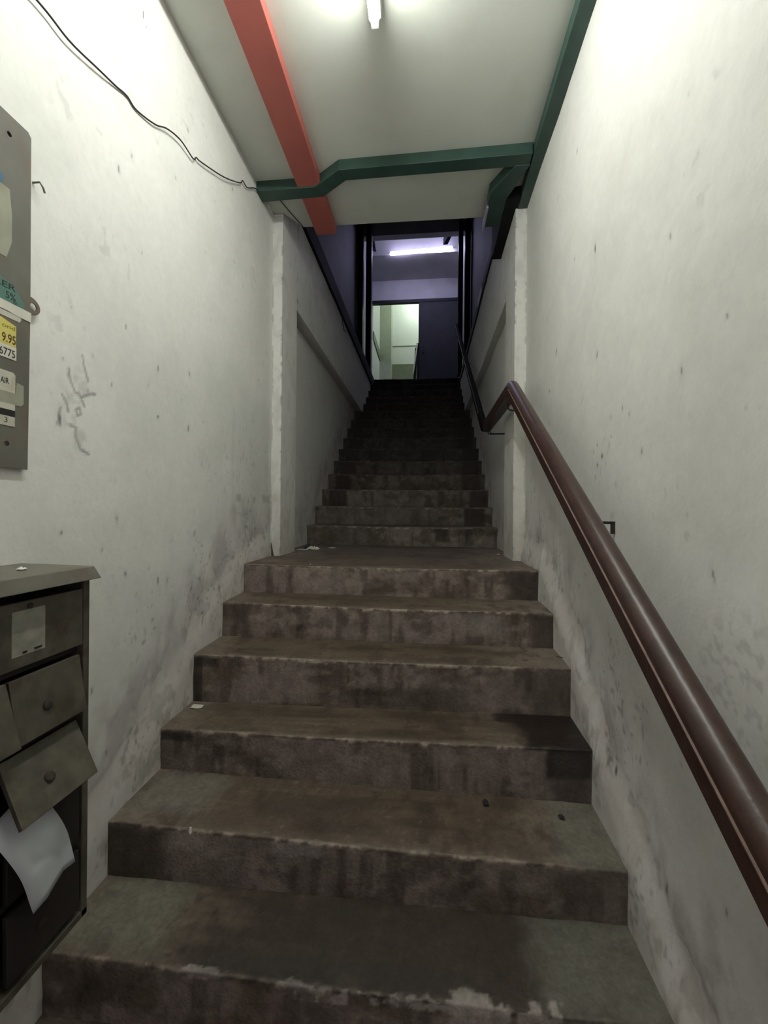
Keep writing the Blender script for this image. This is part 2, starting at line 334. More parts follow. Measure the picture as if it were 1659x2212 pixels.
def slab_faces(name, side, parent, x0, x1, y0, y1, z0, z1, step=.012):
    """pilaster or beam: front (facing -y) and inner side with gridded plaster"""
    xs = np.linspace(x0, x1, max(3, int(abs(x1 - x0) / step) + 1)); ys = np.linspace(y0, y1, max(3, int((y1 - y0) / (step * 1.5)) + 1))
    zs = np.linspace(z0, z1, int((z1 - z0) / step) + 1)
    # strip goes wall -> inner edge along the front, then back along the side
    px = np.concatenate([xs, np.full(len(ys) - 1, x1)]); py = np.concatenate([np.full(len(xs), y0), ys[1:]])
    s = np.concatenate([[0], np.cumsum(np.hypot(np.diff(px), np.diff(py)))])
    Sg, Z = np.meshgrid(s, zs, indexing='ij'); PX = np.repeat(px[:, None], len(zs), 1); PY = np.repeat(py[:, None], len(zs), 1)
    wob = (fbm(Sg * 12, Z * 8, 7 + side, 3) - .5) * .004
    edge = np.exp(-((Sg - abs(x1 - x0)) / .006) ** 2); chip = edge * sstep(.55, .8, fbm(Z * 22, Sg * 3, 13 + side, 3)) * .004
    sg = 1 if x1 > x0 else -1
    PX = PX - sg * chip + wob * (PY > y0 + .001) ; PY = PY + chip + wob * (PY <= y0 + .001)
    A = np.ones(Z.shape + (3,)) * np.array(WALLC)
    n = fbm(Sg * 20, Z * 12, 15 + side)
    A = mixc(A, (.45, .45, .42), sstep(.5, .75, n) * .35)
    low = sstep(.45, -.05, Z + .275 + (fbm(Sg * 25, Z * 14, 19 + side) - .5) * .5)
    A = mixc(A, (.40, .38, .33), low * .6); A = mixc(A, (.62, .55, .48), low * sstep(.55, .65, fbm(Sg * 40, Z * 12, 21 + side)) * .7)
    bn = sstep(1.0, .2, np.abs(Sg - abs(x1 - x0)) / .006) * sstep(.52, .72, fbm(Z * 30, Sg * 3, 25 + side, 3))
    A = mixc(A, (.16, .14, .12), bn * .65)
    b0 = sstep(1.0, .2, Sg / .008) * sstep(.45, .65, fbm(Z * 22, Sg * 3, 27 + side, 3)); A = mixc(A, (.22, .20, .18), b0 * .6)
    if side == 1:
        pt = sstep(.06, .0, np.abs(Sg - .035) - .02 + (fbm(Sg * 30, Z * 20, 29) - .5) * .05) * sstep(.70, .55, Z) * sstep(.15, .3, Z + .275)
        A = mixc(A, (.74, .73, .64), pt * .5)
    P = np.stack([PX, PY, Z], -1)
    m = len(zs)
    # closed solid: back corner column
    n_ = P.shape[0]; V = P.reshape(-1, 3)
    bx = x0 - sg * .05
    bk = np.array([[bx, y1, z] for z in zs]); bk0 = np.array([[bx, y0, z] for z in zs])
    P2 = np.concatenate([bk0[None], P, bk[None], bk0[None]], 0); A2 = np.concatenate([A[:1], A, A[-1:], A[:1]], 0)
    P2[:, :, :] = P2; nn, mm = P2.shape[:2]
    idx = np.arange(nn * mm).reshape(nn, mm)
    q = np.stack([idx[:-1, :-1], idx[1:, :-1], idx[1:, 1:], idx[:-1, 1:]], -1).reshape(-1, 4).tolist()
    q += [tuple(idx[:, 0]), tuple(idx[::-1, -1])]
    Vv = P2.reshape(-1, 3); base = np.array([Vv[:, 0].mean(), Vv[:, 1].mean(), Vv[:, 2].min()])
    me = bpy.data.meshes.new(name); me.from_pydata((Vv - base).tolist(), [], q); me.materials.append(M['plaster']); me.update()
    at = me.color_attributes.new('albedo', 'FLOAT_COLOR', 'POINT')
    at.data.foreach_set('color', np.concatenate([A2.reshape(-1, 3), np.full((nn * mm, 1), .62)], 1).astype(np.float32).ravel())
    o = bpy.data.objects.new(name, me); return place(o, base + np.array([0, 0, ZC]), parent)
slab_faces('pilaster', 0, wl, XL, PL, Y1, Y2, -.275, 1.99)
slab_faces('pilaster', 1, wr, XR, PR, Y1, Y2, -.275, 1.99)
slab_faces('beam', 0, wul, QL, PL, Y2 - .001, 6.85, 1.365, 2.0, .03)
slab_faces('beam', 1, wur, QR, PR, Y2 - .001, 6.85, 1.365, 2.0, .03)
# broken foot of the left pilaster
MB().hexa([(-.9515, 2.488, -.28), (-.926, 2.488, -.28), (-.926, 2.52, -.28), (-.9515, 2.52, -.28), (-.9505, 2.495, -.195), (-.944, 2.495, -.195), (-.944, 2.52, -.195), (-.9505, 2.52, -.195)]).build('broken_foot', 'rust', wl, label='dark broken cavity at the foot of the left pilaster')

# ------------------------------------------------------------------ floor, ceilings, upper storey
MB().box(-1.10, .72, -1.8, .74, -1.52, -1.42).build('floor', 'floor', kind='structure')
MB().prism([(-1.10, -1.8), (.72, -1.8), (.72, Y1), (PR, Y1), (PR, 2.645), (-.80, 2.635), (PL, Y1), (-1.10, Y1)], HC, 2.0).build('ceiling', 'ceil', bevel=.004, kind='structure')
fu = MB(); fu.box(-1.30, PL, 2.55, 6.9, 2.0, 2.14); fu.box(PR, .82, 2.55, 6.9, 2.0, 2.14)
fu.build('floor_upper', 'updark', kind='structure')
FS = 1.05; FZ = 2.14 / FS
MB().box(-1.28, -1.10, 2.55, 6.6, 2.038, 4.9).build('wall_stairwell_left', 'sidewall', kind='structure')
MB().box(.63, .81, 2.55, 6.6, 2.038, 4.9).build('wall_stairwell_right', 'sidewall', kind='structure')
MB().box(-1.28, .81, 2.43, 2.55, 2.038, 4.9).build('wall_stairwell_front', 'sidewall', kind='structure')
MB().box(-1.28, .81, 2.43, 8.0, 4.85, 4.95).build('ceiling_upper', 'upwall', kind='structure')
MB().box(-1.10, .63, 6.50, 6.62, 4.28, 4.85).build('trim_1', 'upwall', kind='structure')     # lintel at the stair head
MB().box(-1.19, -1.07, 6.6, 8.0, 2.038, 4.85).build('wall_passage_left', 'upwall', kind='structure')
MB().box(.56, .68, 6.6, 8.0, 2.038, 4.85).build('wall_passage_right', 'upwall', kind='structure')
MB().box(-1.07, .56, 7.20, 8.0, 4.40, 4.85).build('trim_2', 'upwall', kind='structure')      # deep beam that carries the tube
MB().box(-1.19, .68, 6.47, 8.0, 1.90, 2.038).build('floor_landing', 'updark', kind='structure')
wd = MB(); wd.box(-1.07, .56, 8.0, 8.12, 4.02, 4.40); wd.build('wall_door', 'upwall', kind='structure')
# door opening: frame, closed dark leaf on the right, open left half
d1 = struct('door_1', -.26, 8.0, 2.038)
MB().box(-1.07, .56, 7.98, 8.06, 3.965, 4.02).build('door_head', 'steel', d1)
MB().box(-.185, -.165, 7.975, 8.06, 2.038, 3.965).build('door_jamb', 'steel', d1)
MB().box(-.165, .56, 7.99, 8.04, 2.038, 3.965).build('door_leaf', 'updark', d1, label='closed dark door leaf')
MB().box(-.10, -.085, 7.95, 7.99, 3.0, 3.12).build('door_handle', 'iron', d1)
# room beyond the door
MB().box(-1.19, -1.07, 8.12, 9.9, 2.038, 4.9).build('wall_far_room_left', 'white', kind='structure')
fr = struct('wall_far_room_back', 0, 9.6, 2.038)
MB().box(-1.07, 1.2, 9.6, 9.75, 3.35, 4.9).build('upper_plaster', 'white', fr)
MB().box(-1.07, 1.2, 9.55, 9.75, 2.038, 3.35).build('dado', 'dado', fr, label='green grey lower wall band')
MB().box(-1.07, -.815, 9.28, 9.6, 2.038, 4.9).build('pilaster', 'farpil', fr)
MB().box(-1.07, 1.2, 9.585, 9.60, 3.776, 3.783).build('plaster_seam', 'farpil', fr)
MB().box(-1.075, -1.050, 8.12, 9.28, 3.34, 3.50).build('shade_band', 'dado', kind='structure')  # dark strip standing in for the shaded soffit of a wall recess
MB().box(1.08, 1.2, 8.12, 9.75, 2.038, 4.9).build('wall_far_room_right', 'white', kind='structure')
MB().box(.56, 1.2, 8.0, 8.12, 2.038, 4.9).build('wall_far_room_front', 'white', kind='structure')
MB().box(-1.19, 1.2, 8.0, 9.9, 4.9, 5.0).build('ceiling_far_room', 'ceil', kind='structure')
MB().box(-1.19, 1.2, 8.0, 9.9, 1.90, 2.038).build('floor_far_room', 'floor', kind='structure')

FS = 1.0
# ------------------------------------------------------------------ stairs
def step_mesh(parent, nl, nr, back_y, base_z, x0, x1, seed, stains, nx=210, ny_t=30, tone=1.0):
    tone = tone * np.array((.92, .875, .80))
    """one cast step: rounded nosing, riser in front, tread behind; nl/nr = (y,z) of the nosing at each wall"""
    r = .005
    fr_ = []
    nr_riser = 20
    for k in range(nr_riser): fr_.append(('r', k / nr_riser))
    for k in range(5): fr_.append(('c', k / 4))
    for k in range(1, ny_t + 1): fr_.append(('t', (k / ny_t) ** 1.3))
    xs = np.linspace(x0, x1, nx); t = (xs - x0) / (x1 - x0)
    yn = nl[0] + (nr[0] - nl[0]) * t; zn = nl[1] + (nr[1] - nl[1]) * t
    zb = base_z[0] + (base_z[1] - base_z[0]) * t; yb = np.full(nx, back_y)
    wear = (fbm(xs * 9, xs * 0 + seed, 100 + seed, 4) - .5)
    mid = np.exp(-((xs + .2) / .5) ** 2)
    rr = r + .004 * np.clip(wear, 0, 1) + .008 * sstep(.60, .72, fbm(xs * 22, xs * 0 + 3.3, 200 + seed, 3)) * mid
    drop = .005 * mid + .004 * wear
    rows = []; kind = []; par = []
    for kd, f in fr_:
        if kd == 'r': y = yn + 0 * xs; z = zb - .012 + (zn - drop - rr - zb + .012) * f
        elif kd == 'c':
            a = f * math.pi / 2; y = yn + rr * (1 - math.cos(a)); z = zn - drop - rr * (1 - math.sin(a))
        else:
            y = yn + rr + (yb - yn - rr) * f; z = zn - drop * (1 - sstep(0, .35, np.full(nx, f))) + .006 * f
        rows.append(np.stack([xs, y, z], -1)); kind.append(kd); par.append(f)
    P = np.array(rows); X, Yv, Zv = P[..., 0], P[..., 1], P[..., 2]
    K = np.array([{'r': 0, 'c': 1, 't': 2}[k] for k in kind])[:, None] * np.ones(nx)
    Fp = np.array(par)[:, None] * np.ones(nx)
    # relief
    rel = (fbm(X * 12, (Yv + Zv) * 12, 300 + seed, 4) - .5)
    P[..., 1] += np.where(K == 0, rel * .008, 0); P[..., 2] += np.where(K == 2, rel * .004, 0)
    up = np.where(K == 0, Zv - zn, (Yv - yn))                # signed distance from nosing along the skin
    n1 = fbm(X * 5, (Yv + Zv) * 9, 400 + seed); n2 = fbm(X * 16, (Yv * 1.0 + Zv) * 10, 500 + seed); n3 = fbm(X * 45, (Yv + Zv) * 30, 600 + seed, 3)
    ns = fbm(X * 3, Yv * 26, 700 + seed, 3)
    fine = fbm(X * 2.2, Yv * 85, 720 + seed, 2); vs = fbm(X * 26, Zv * 5, 800 + seed, 3); n4 = fbm(X * 9, (Yv + Zv) * 14, 930 + seed)
    A = np.ones(X.shape + (3,)) * np.array((.165, .140, .122)) * tone
    c = (X - (x0 + x1) / 2) / (x1 - x0) * 2                   # -1..1 across
    tr, rv = (K == 2) * 1.0, (K == 0) * 1.0
    # treads: trodden dark brown middle, greyer ends
    core = sstep(1.0, .45, np.abs(c + .06) + (n1 - .5) * .8) * sstep(-.02, .04, up) * tr
    A = mixc(A, np.array((.185, .168, .150)) * tone, tr * sstep(.50, .68, n4) * .6)
    A = mixc(A, np.array((.078, .058, .040)) * tone, core * .78)
    A = mixc(A, np.array((.045, .034, .025)) * tone, core * sstep(.48, .66, .5 * ns + .5 * n4) * .7)
    A = mixc(A, np.array((.15, .125, .10)) * tone, tr * sstep(.58, .75, fine) * sstep(.4, .6, n1) * .45)
    A = mixc(A, np.array((.040, .030, .023)) * tone, tr * sstep(.60, .72, n2) * .55)
    # risers: grey-lilac with brown blotches and runs
    A = mixc(A, np.array((.19, .165, .155)) * tone, rv * .8)
    A = mixc(A, np.array((.25, .215, .205)) * tone, rv * sstep(.44, .62, n2) * .7)
    A = mixc(A, np.array((.085, .064, .046)) * tone, rv * sstep(.50, .68, n1) * .65)
    A = mixc(A, np.array((.055, .042, .033)) * tone, rv * sstep(.55, .72, vs) * .6)
    A = mixc(A, np.array((.27, .24, .22)) * tone, rv * sstep(.60, .74, fbm(X * 14, Zv * 22, 850 + seed, 3)) * .55)
    A = mixc(A, np.array((.055, .042, .034)) * tone, rv * sstep(.60, .70, n4) * .5)
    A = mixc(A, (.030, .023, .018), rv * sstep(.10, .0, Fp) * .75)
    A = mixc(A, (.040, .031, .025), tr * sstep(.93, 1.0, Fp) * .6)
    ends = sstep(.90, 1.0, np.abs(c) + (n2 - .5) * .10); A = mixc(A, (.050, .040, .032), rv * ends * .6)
    # chipped pale edge line
    ln = np.exp(-((up + .002) / .006) ** 2); A = mixc(A, np.array((.38, .34, .30)) * tone, ln * sstep(.52, .64, n3 + .25 * (n4 - .5)) * sstep(1.0, .6, np.abs(c)) * .85)
    A = mixc(A, (.035, .027, .02), ln * sstep(.50, .40, n3 + .25 * (n4 - .5)) * .6)
    sp = sstep(.80, .90, vnoise(X * 70 + seed * 9.1, (Yv + Zv) * 60, 950 + seed)); A = mixc(A, (.025, .02, .016), sp * sstep(.5, .7, n1) * .6)
    sp = sstep(.90, .96, vnoise(X * 90 + seed * 5.7, (Yv + Zv) * 90, 960 + seed)); A = mixc(A, (.34, .31, .28), sp * .18)
    rough = np.full(X.shape, .72) - .10 * core
    for (x_, v_, sx, sv, colr, amt, wv, kk, rg) in stains:
        sf = 0.2 if colr is DK else (0.0 if colr is PALE else 1.0)
        # soft-edged patch at x_, distance v_ along the skin from the nosing
        dist = np.maximum(np.abs(X - x_) / sx, np.abs(up - v_) / sv) + (n1 - .5) * wv + (n3 - .5) * wv * .5
        mk = sstep(1.12 + .25 * sf, .88 - .25 * sf, dist) * ((K != 0) if kk == 't' else (K == 0) if kk == 'r' else 1)
        A = mixc(A, colr, mk * amt); rough = rough * (1 - mk * amt) + rg * mk * amt
    # closed loop: add back and bottom
    zbot = zb - .03
    backrow = np.stack([xs, yb, zbot], -1); frontrow = np.stack([xs, yn, zbot], -1)
    P = np.concatenate([frontrow[None], P, backrow[None]], 0); A = np.concatenate([A[:1], A, A[-1:]], 0); rough = np.concatenate([rough[:1], rough, rough[-1:]], 0)
    n, m = P.shape[:2]; idx = np.arange(n * m).reshape(n, m); idw = np.vstack([idx, idx[:1]])
    q = np.stack([idw[:-1, :-1], idw[:-1, 1:], idw[1:, 1:], idw[1:, :-1]], -1).reshape(-1, 4).tolist()
    q += [tuple(idx[:, 0]), tuple(idx[::-1, -1])]
    V = P.reshape(-1, 3); base = np.array([V[:, 0].mean(), V[:, 1].mean(), V[:, 2].min()])
    me = bpy.data.meshes.new('step'); me.from_pydata((V - base).tolist(), [], q); me.materials.append(M['stair']); me.update()
    me.polygons.foreach_set('use_smooth', [True] * (len(q) - 2) + [False] * 2)
    at = me.color_attributes.new('albedo', 'FLOAT_COLOR', 'POINT')
    at.data.foreach_set('color', np.concatenate([A.reshape(-1, 3), rough.reshape(-1, 1)], 1).astype(np.float32).ravel())
    o = bpy.data.objects.new('step', me); return place(o, base + np.array([0, 0, ZC]), parent)
DK = (.018, .012, .010); BR = (.048, .036, .027); GR = (.135, .132, .108); PALE = (.36, .32, .29)
ST = {
    0: [(.48, -.075, .085, .085, (.045, .034, .026), .85, .15, 'r', .7), (-.2, .02, .3, .05, (.12, .095, .07), .4, .8, 't', .7)],
    1: [(.50, -.09, .055, .09, BR, .75, .5, 'r', .7), (.25, -.06, .07, .04, (.26, .24, .21), .5, 1.0, 'r', .7), (-.85, -.06, .04, .09, BR, .6, .6, 'r', .7)],
    2: [(.47, -.10, .07, .08, BR, .5, .8, 'r', .7), (-.88, -.03, .06, .02, DK, .6, .8, 'r', .7), (-.1, -.14, .25, .04, BR, .6, .7, 'r', .7), (-.92, -.1, .02, .12, DK, .7, .4, 'r', .7)],
    3: [(.53, .12, .20, .13, DK, .96, .45, 't', .38), (.46, .20, .22, .05, DK, .9, .5, 't', .4), (.51, .02, .11, .04, DK, .95, .3, 't', .4), (.47, -.05, .065, .045, DK, .9, .5, 'r', .45), (.47, -.11, .05, .09, (.05, .04, .033), .7, .5, 'r', .6), (-.88, -.02, .06, .02, DK, .7, .6, 'r', .7)],
    4: [(-.86, -.10, .10, .10, BR, .8, .7, 'r', .7), (-.35, .13, .16, .05, (.045, .034, .026), .6, 1.0, 't', .7), (.48, .12, .10, .13, GR, .7, .8, 't', .75), (-.80, .14, .12, .09, (.17, .155, .13), .7, .8, 't', .75), (-.36, -.02, .06, .025, PALE, .5, .8, 'r', .7), (.45, -.09, .10, .08, (.13, .11, .09), .5, .8, 'r', .7), (-.7, -.03, .05, .03, (.3, .26, .23), .5, 1, 'r', .7)],
    5: [(-.1, .10, .55, .13, (.034, .025, .019), .85, .8, 't', .7), (.42, .12, .14, .12, GR, .85, .7, 't', .75), (-.78, .14, .14, .12, (.15, .15, .115), .7, .9, 't', .75), (-.02, -.012, .20, .022, PALE, .85, 3.2, 'a', .7), (.11, -.012, .045, .035, PALE, .8, 1.6, 'a', .7), (-.52, .0, .09, .016, PALE, .75, 3.0, 'a', .7), (-.28, -.004, .10, .014, PALE, .7, 3.0, 'a', .7), (-.25, .03, .30, .03, (.03, .024, .02), .6, .9, 't', .7)],
}
lower = thing('staircase', 'lower flight of worn brown concrete steps rising from the foreground to the landing', 'stairs', -.2, .72, -1.42)
for k, (nl, nr) in enumerate(NOSE):
    by = (3.40 if k == 0 else max(NOSE[k - 1][0][0], NOSE[k - 1][1][0]) + .03)
    nz = NOSE[k + 1] if k + 1 < len(NOSE) else ((0, -1.42), (0, -1.42))
    step_mesh(lower, nl, nr, by, (nz[0][1] + .004, nz[1][1] + .004), -.972, .584, k, ST.get(k, []), ny_t=60 if k == 0 else 30)
upper = thing('staircase', 'upper flight of concrete steps, darkened upwards for the dim stairwell, climbing from the landing to the doorway', 'stairs', -.2, 3.37, -.275)
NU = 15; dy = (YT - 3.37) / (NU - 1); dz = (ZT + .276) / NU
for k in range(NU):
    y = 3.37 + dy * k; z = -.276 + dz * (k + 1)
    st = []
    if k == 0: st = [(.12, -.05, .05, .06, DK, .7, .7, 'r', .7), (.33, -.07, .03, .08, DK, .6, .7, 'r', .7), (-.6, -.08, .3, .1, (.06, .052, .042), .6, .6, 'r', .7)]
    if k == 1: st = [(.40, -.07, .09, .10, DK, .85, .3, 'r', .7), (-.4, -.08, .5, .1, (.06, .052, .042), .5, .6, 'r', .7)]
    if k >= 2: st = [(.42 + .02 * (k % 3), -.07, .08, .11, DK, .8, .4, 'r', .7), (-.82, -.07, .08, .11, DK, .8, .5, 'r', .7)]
    step_mesh(upper, (y, z), (y + .004, z - .002), y + dy + .03 if k < NU - 1 else y + .30, (z - dz, z - dz), -.99, .57, 20 + k, st, nx=120, ny_t=10, tone=max(.20, .90 - .15 * k))  # tone falls with each step: stairwell gloom put into the concrete colour

# ------------------------------------------------------------------ painted trunking on the ceiling
B = .0025
MB().box(-.717, -.588, -1.7, 2.642, HC - .05, HC).build('cable_trunking', 'red', bevel=B, label='long red rectangular trunking running along the white ceiling', category='trunking')
g = thing('cable_trunking', 'green trunking crossing the ceiling from the left wall with a bend past the red trunking', 'trunking', -.2, 2.2, HC - .05)
def run(pts, wdt, z0, z1):
    """flat duct following a plan polyline, pts = list of (front xy, rear xy)"""
    mb = MB()
    for (a, b), (c_, d_) in zip(pts[:-1], pts[1:]):
        mb.hexa([(*a, z0), (*c_, z0), (*d_, z0), (*b, z0), (*a, z1), (*c_, z1), (*d_, z1), (*b, z1)])
    return mb
zz = (HC - .056, HC + .0)
run([((-.949, 2.240), (-.949, 2.325)), ((-.620, 2.240), (-.590, 2.315))], 0, *zz).build('duct', 'green', g, bevel=B)
run([((-.620, 2.240), (-.590, 2.315)), ((-.470, 2.140), (-.445, 2.212))], 0, *zz).build('duct', 'green', g, bevel=B)
run([((-.470, 2.140), (-.445, 2.212)), ((.500, 2.125), (.500, 2.200))], 0, *zz).build('duct', 'green', g, bevel=B)
gr = thing('cable_trunking', 'green trunking running along the top of the right wall towards the camera', 'trunking', .53, 1, HC - .06)
MB().box(.506, .5665, -1.7, 2.50, HC - .062, HC).build('duct', 'green', gr, bevel=B)
gb = thing('cable_trunking', 'short green trunking branching off diagonally to the end of the ceiling at the right', 'trunking', .38, 2.4, HC - .06)
run([((.432, 2.19), (.505, 2.19)), ((.328, 2.372), (.428, 2.418))], 0, HC - .059, HC).build('duct', 'green', gb, bevel=B)
run([((.328, 2.372), (.428, 2.418)), ((.328, 2.645), (.425, 2.645))], 0, HC - .059, HC).build('duct', 'green', gb, bevel=B)
MB().box(.326, .335, 2.46, 2.66, HC - .075, HC - .02).build('side_cap', 'greyen', gb)
MB().hexa([(.428, 2.42, 1.757), (.508, 2.40, 1.757), (.508, 2.99, 1.757), (.433, 2.99, 1.757), (.428, 2.42, 1.815), (.508, 2.40, 1.815), (.508, 2.99, 2.34), (.433, 2.99, 2.34)]).build('riser_duct', 'black', bevel=B, label='dark green black duct rising through the stairwell opening above the right pilaster', category='duct')
tl = thing('kerb_trunking', 'black trunking along the top edge of the left stairwell wall', 'trunking', -.90, 4.5, 2.0)
MB().box(-.90, -.866, 2.66, 6.75, 1.995, 2.145).build('duct', 'black', tl, bevel=B)
MB().tube([(-.865, 4.15, 1.99), (-.862, 4.2, 1.90), (-.862, 4.28, 1.86), (-.865, 4.4, 1.90)], .004).build('loose_cable', 'iron', tl)
tr = thing('stairwell_cable', 'thin black cable along the top edge of the right stairwell wall', 'cable', .495, 4.5, 2.0)
MB().tube([(.49, 2.99, 2.004)] + [(.49, 3.2 + .4 * i, 2.004 + .006 * ((i * 7) % 3 - 1)) for i in range(9)], .010).build('cable', 'iron', tr)
MB().box(.482, .490, 3.95, 4.25, 2.03, 2.11).build('clip', 'greyen', tr)
MB().tube([(-.948, 2.40, 1.807), (-.948, 2.492, 1.798), (-.905, 2.493, 1.797), (-.889, 2.493, 1.797)], .0045, 6).build('trim_4', 'white', kind='structure')

# stair head posts
FS = 1.05
for i, (a, b, s_) in enumerate([(-1.085, -1.0, 0), (-.957, -.872, 0), (.437, .506, 1), (.535, .616, 1)]):
    lab = ['dark steel post outermost left of the doorway', 'dark steel post innermost left of the doorway', 'dark steel post innermost right of the doorway', 'dark steel post outermost right of the doorway'][i]
    p = thing('gate_post', lab + ' at the stair head', 'post', (a + b) / 2, 6.42, 2.06, 'steel posts at the stair head')
    MB().box(a, b, 6.38, 6.49, 2.06, 4.85).build('post', 'steel', p, bevel=.003)
    e = b if s_ == 0 else a
    MB().box(e - .004, e + .004, 6.365, 6.38, 2.06, 4.7).build('edge_strip', 'chrome' if i in (0, 3) else 'greyen', p)
MB().hexa([(.40, 6.55, 4.45), (.44, 6.55, 4.45), (.30, 7.0, 4.40), (.23, 7.0, 4.40), (.40, 6.55, 4.62), (.44, 6.55, 4.62), (.30, 7.0, 4.50), (.23, 7.0, 4.50)]).build('pipe_bracket', 'steel', label='dark slanting bracket right of the far tube light', category='bracket')
MB().hexa([(-.93, 6.75, 4.28), (-.86, 6.75, 4.24), (-.86, 6.85, 4.24), (-.93, 6.85, 4.28), (-1.075, 6.75, 4.75), (-.93, 6.75, 4.70), (-.93, 6.85, 4.70), (-1.075, 6.85, 4.75)]).build('pipe_bracket', 'steel', label='dark slanting bracket left of the far tube light', category='bracket')

FS = 1.0
# ------------------------------------------------------------------ lamps
def batten(name, label, a, b, up, mt, rt, body='white', hb=.05):
    a, b = Vector(a), Vector(b); o = thing(name, label, 'light', *((a + b) / 2))
    d = (b - a).normalized(); side = d.cross(Vector((0, 0, 1))).normalized() * .022; u = Vector(up)
    def bx(p, q, wd_, z0, z1):
        s_ = side.normalized() * wd_
        return [p - s_ + u * z0, p + s_ + u * z0, q + s_ + u * z0, q - s_ + u * z0, p - s_ + u * z1, p + s_ + u * z1, q + s_ + u * z1, q - s_ + u * z1]
    MB().hexa(bx(a - d * .02, b + d * .02, .021, .022, .022 + hb)).build('batten', body, o, bevel=.003)
    for p, q in ((a - d * .018, a + d * .004), (b - d * .004, b + d * .018)):
        MB().hexa(bx(p, q, .013, -.012, .024)).build('lamp_holder', body, o)
    MB().tube([a, a + d * .006, b - d * .006, b], [rt * .7, rt, rt, rt * .7], 14).build('tube', mt, o, smooth=True, label='glowing fluorescent tube')
    return o
batten('tube_light', 'bright fluorescent tube on the ceiling right above the camera at the top edge', (-.197, .27, 1.722), (-.197, 1.465, 1.722), (0, 0, 1), 'near_tube', .019)
FS = 1.05
batten('tube_light', 'lilac white fluorescent tube glowing above the doorway at the top of the stairs', (-.655, 7.14, 4.385), (.385, 7.14, 4.425), (0, .75, .66), 'far_tube', .030, 'greyen', .03)
batten('tube_light', 'fluorescent tube of the bright room behind the doorway', (-.5, 9.0, 4.80), (.6, 9.0, 4.80), (0, 0, 1), 'room_tube', .014)

FS = 1.0
# ------------------------------------------------------------------ handrail
hr = thing('handrail', 'long brown handrail along the right wall bending at the landing and climbing on', 'handrail', .43, 1.2, -.1)
XA, XB = .400, .462
prof = [(XA + .003, 0), (XA + .003, .044), (XA + .003, .052), (XA + .004, .062), (XA + .010, .074), (XA + .019, .083), (XA + .031, .087), (XA + .043, .083), (XA + .052, .074), (XB - .003, .062), (XB - .003, .050), (XB - .003, 0)]
def bot(y): return -.107 + .647 * (y - 1.123)
path = [(-.10, bot(-.10)), (.6, bot(.6)), (1.4, bot(1.4)), (2.185, bot(2.185)), (2.245, .600)]
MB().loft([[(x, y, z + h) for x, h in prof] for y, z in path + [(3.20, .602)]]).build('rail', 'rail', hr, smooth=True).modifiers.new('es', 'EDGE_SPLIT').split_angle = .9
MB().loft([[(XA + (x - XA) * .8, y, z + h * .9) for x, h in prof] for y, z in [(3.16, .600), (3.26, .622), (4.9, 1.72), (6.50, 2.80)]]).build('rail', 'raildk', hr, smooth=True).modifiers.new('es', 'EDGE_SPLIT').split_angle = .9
MB().loft([[(XA + .004, y, z + .0435), (XA - .0005, y, z + .0448), (XA - .0005, y, z + .0474), (XA + .004, y, z + .0487)] for y, z in [(-.10, bot(-.10)), (.6, bot(.6)), (1.4, bot(1.4)), (2.185, bot(2.185))]]).build('seam_strip', 'seam', hr, label='pale worn line along the side of the rail')
MB().loft([[(XA + .002, y, z + .050), (XA - .001, y, z + .054), (XA + .000, y, z + .062), (XA + .004, y, z + .062)] for y, z in [(3.45, .747), (4.9, 1.715), (6.48, 2.782)]]).build('edge_strip', 'chrome', hr, label='bright strip added for the lamp glint along the upper rail')  # lamp highlight on the rail edge, put in as a bright strip
def bracket(y, zb, wallx, drop=.055):
    MB().tube([(.435, y, zb + .01), (.435, y, zb - drop + .015), (.442, y, zb - drop + .003), (.455, y, zb - drop), (wallx + .01, y, zb - drop)], .0042, 8).build('rail_bracket', 'iron', hr, smooth=True)
bracket(1.333, bot(1.333), XR); bracket(.45, bot(.45), XR); bracket(2.36, .60, XR, .04)
bracket(3.12, .60, XR - .02, .03); bracket(3.02, .60, QR, .045); bracket(3.56, .81, QR, -.02 + .06); bracket(5.0, 1.79, QR)
MB().tube([(.556, 1.333, -.028), (.556, 1.333, -.06)], .006, 8).build('wall_plate', 'iron', hr)
# handrail in the far room
FS = 1.05
fh = thing('handrail', 'small slanting handrail seen through the bright doorway', 'handrail', -.28, 9.0, 2.06)
MB().tube([(-.235, 9.0, 3.58), (-.315, 9.0, 2.95)], .014, 8).build('rail', 'white', fh)
MB().tube([(-.225, 9.04, 3.60), (-.225, 9.04, 3.50)], .03, 8).build('newel', 'black', fh); MB().tube([(-.255, 9.03, 3.50), (-.315, 9.03, 2.06)], .03, 8).build('newel', 'black', fh)
MB().box(-.24, -.21, 9.05, 9.08, 2.06, 3.6).build('newel', 'steel', fh)

FS = 1.0
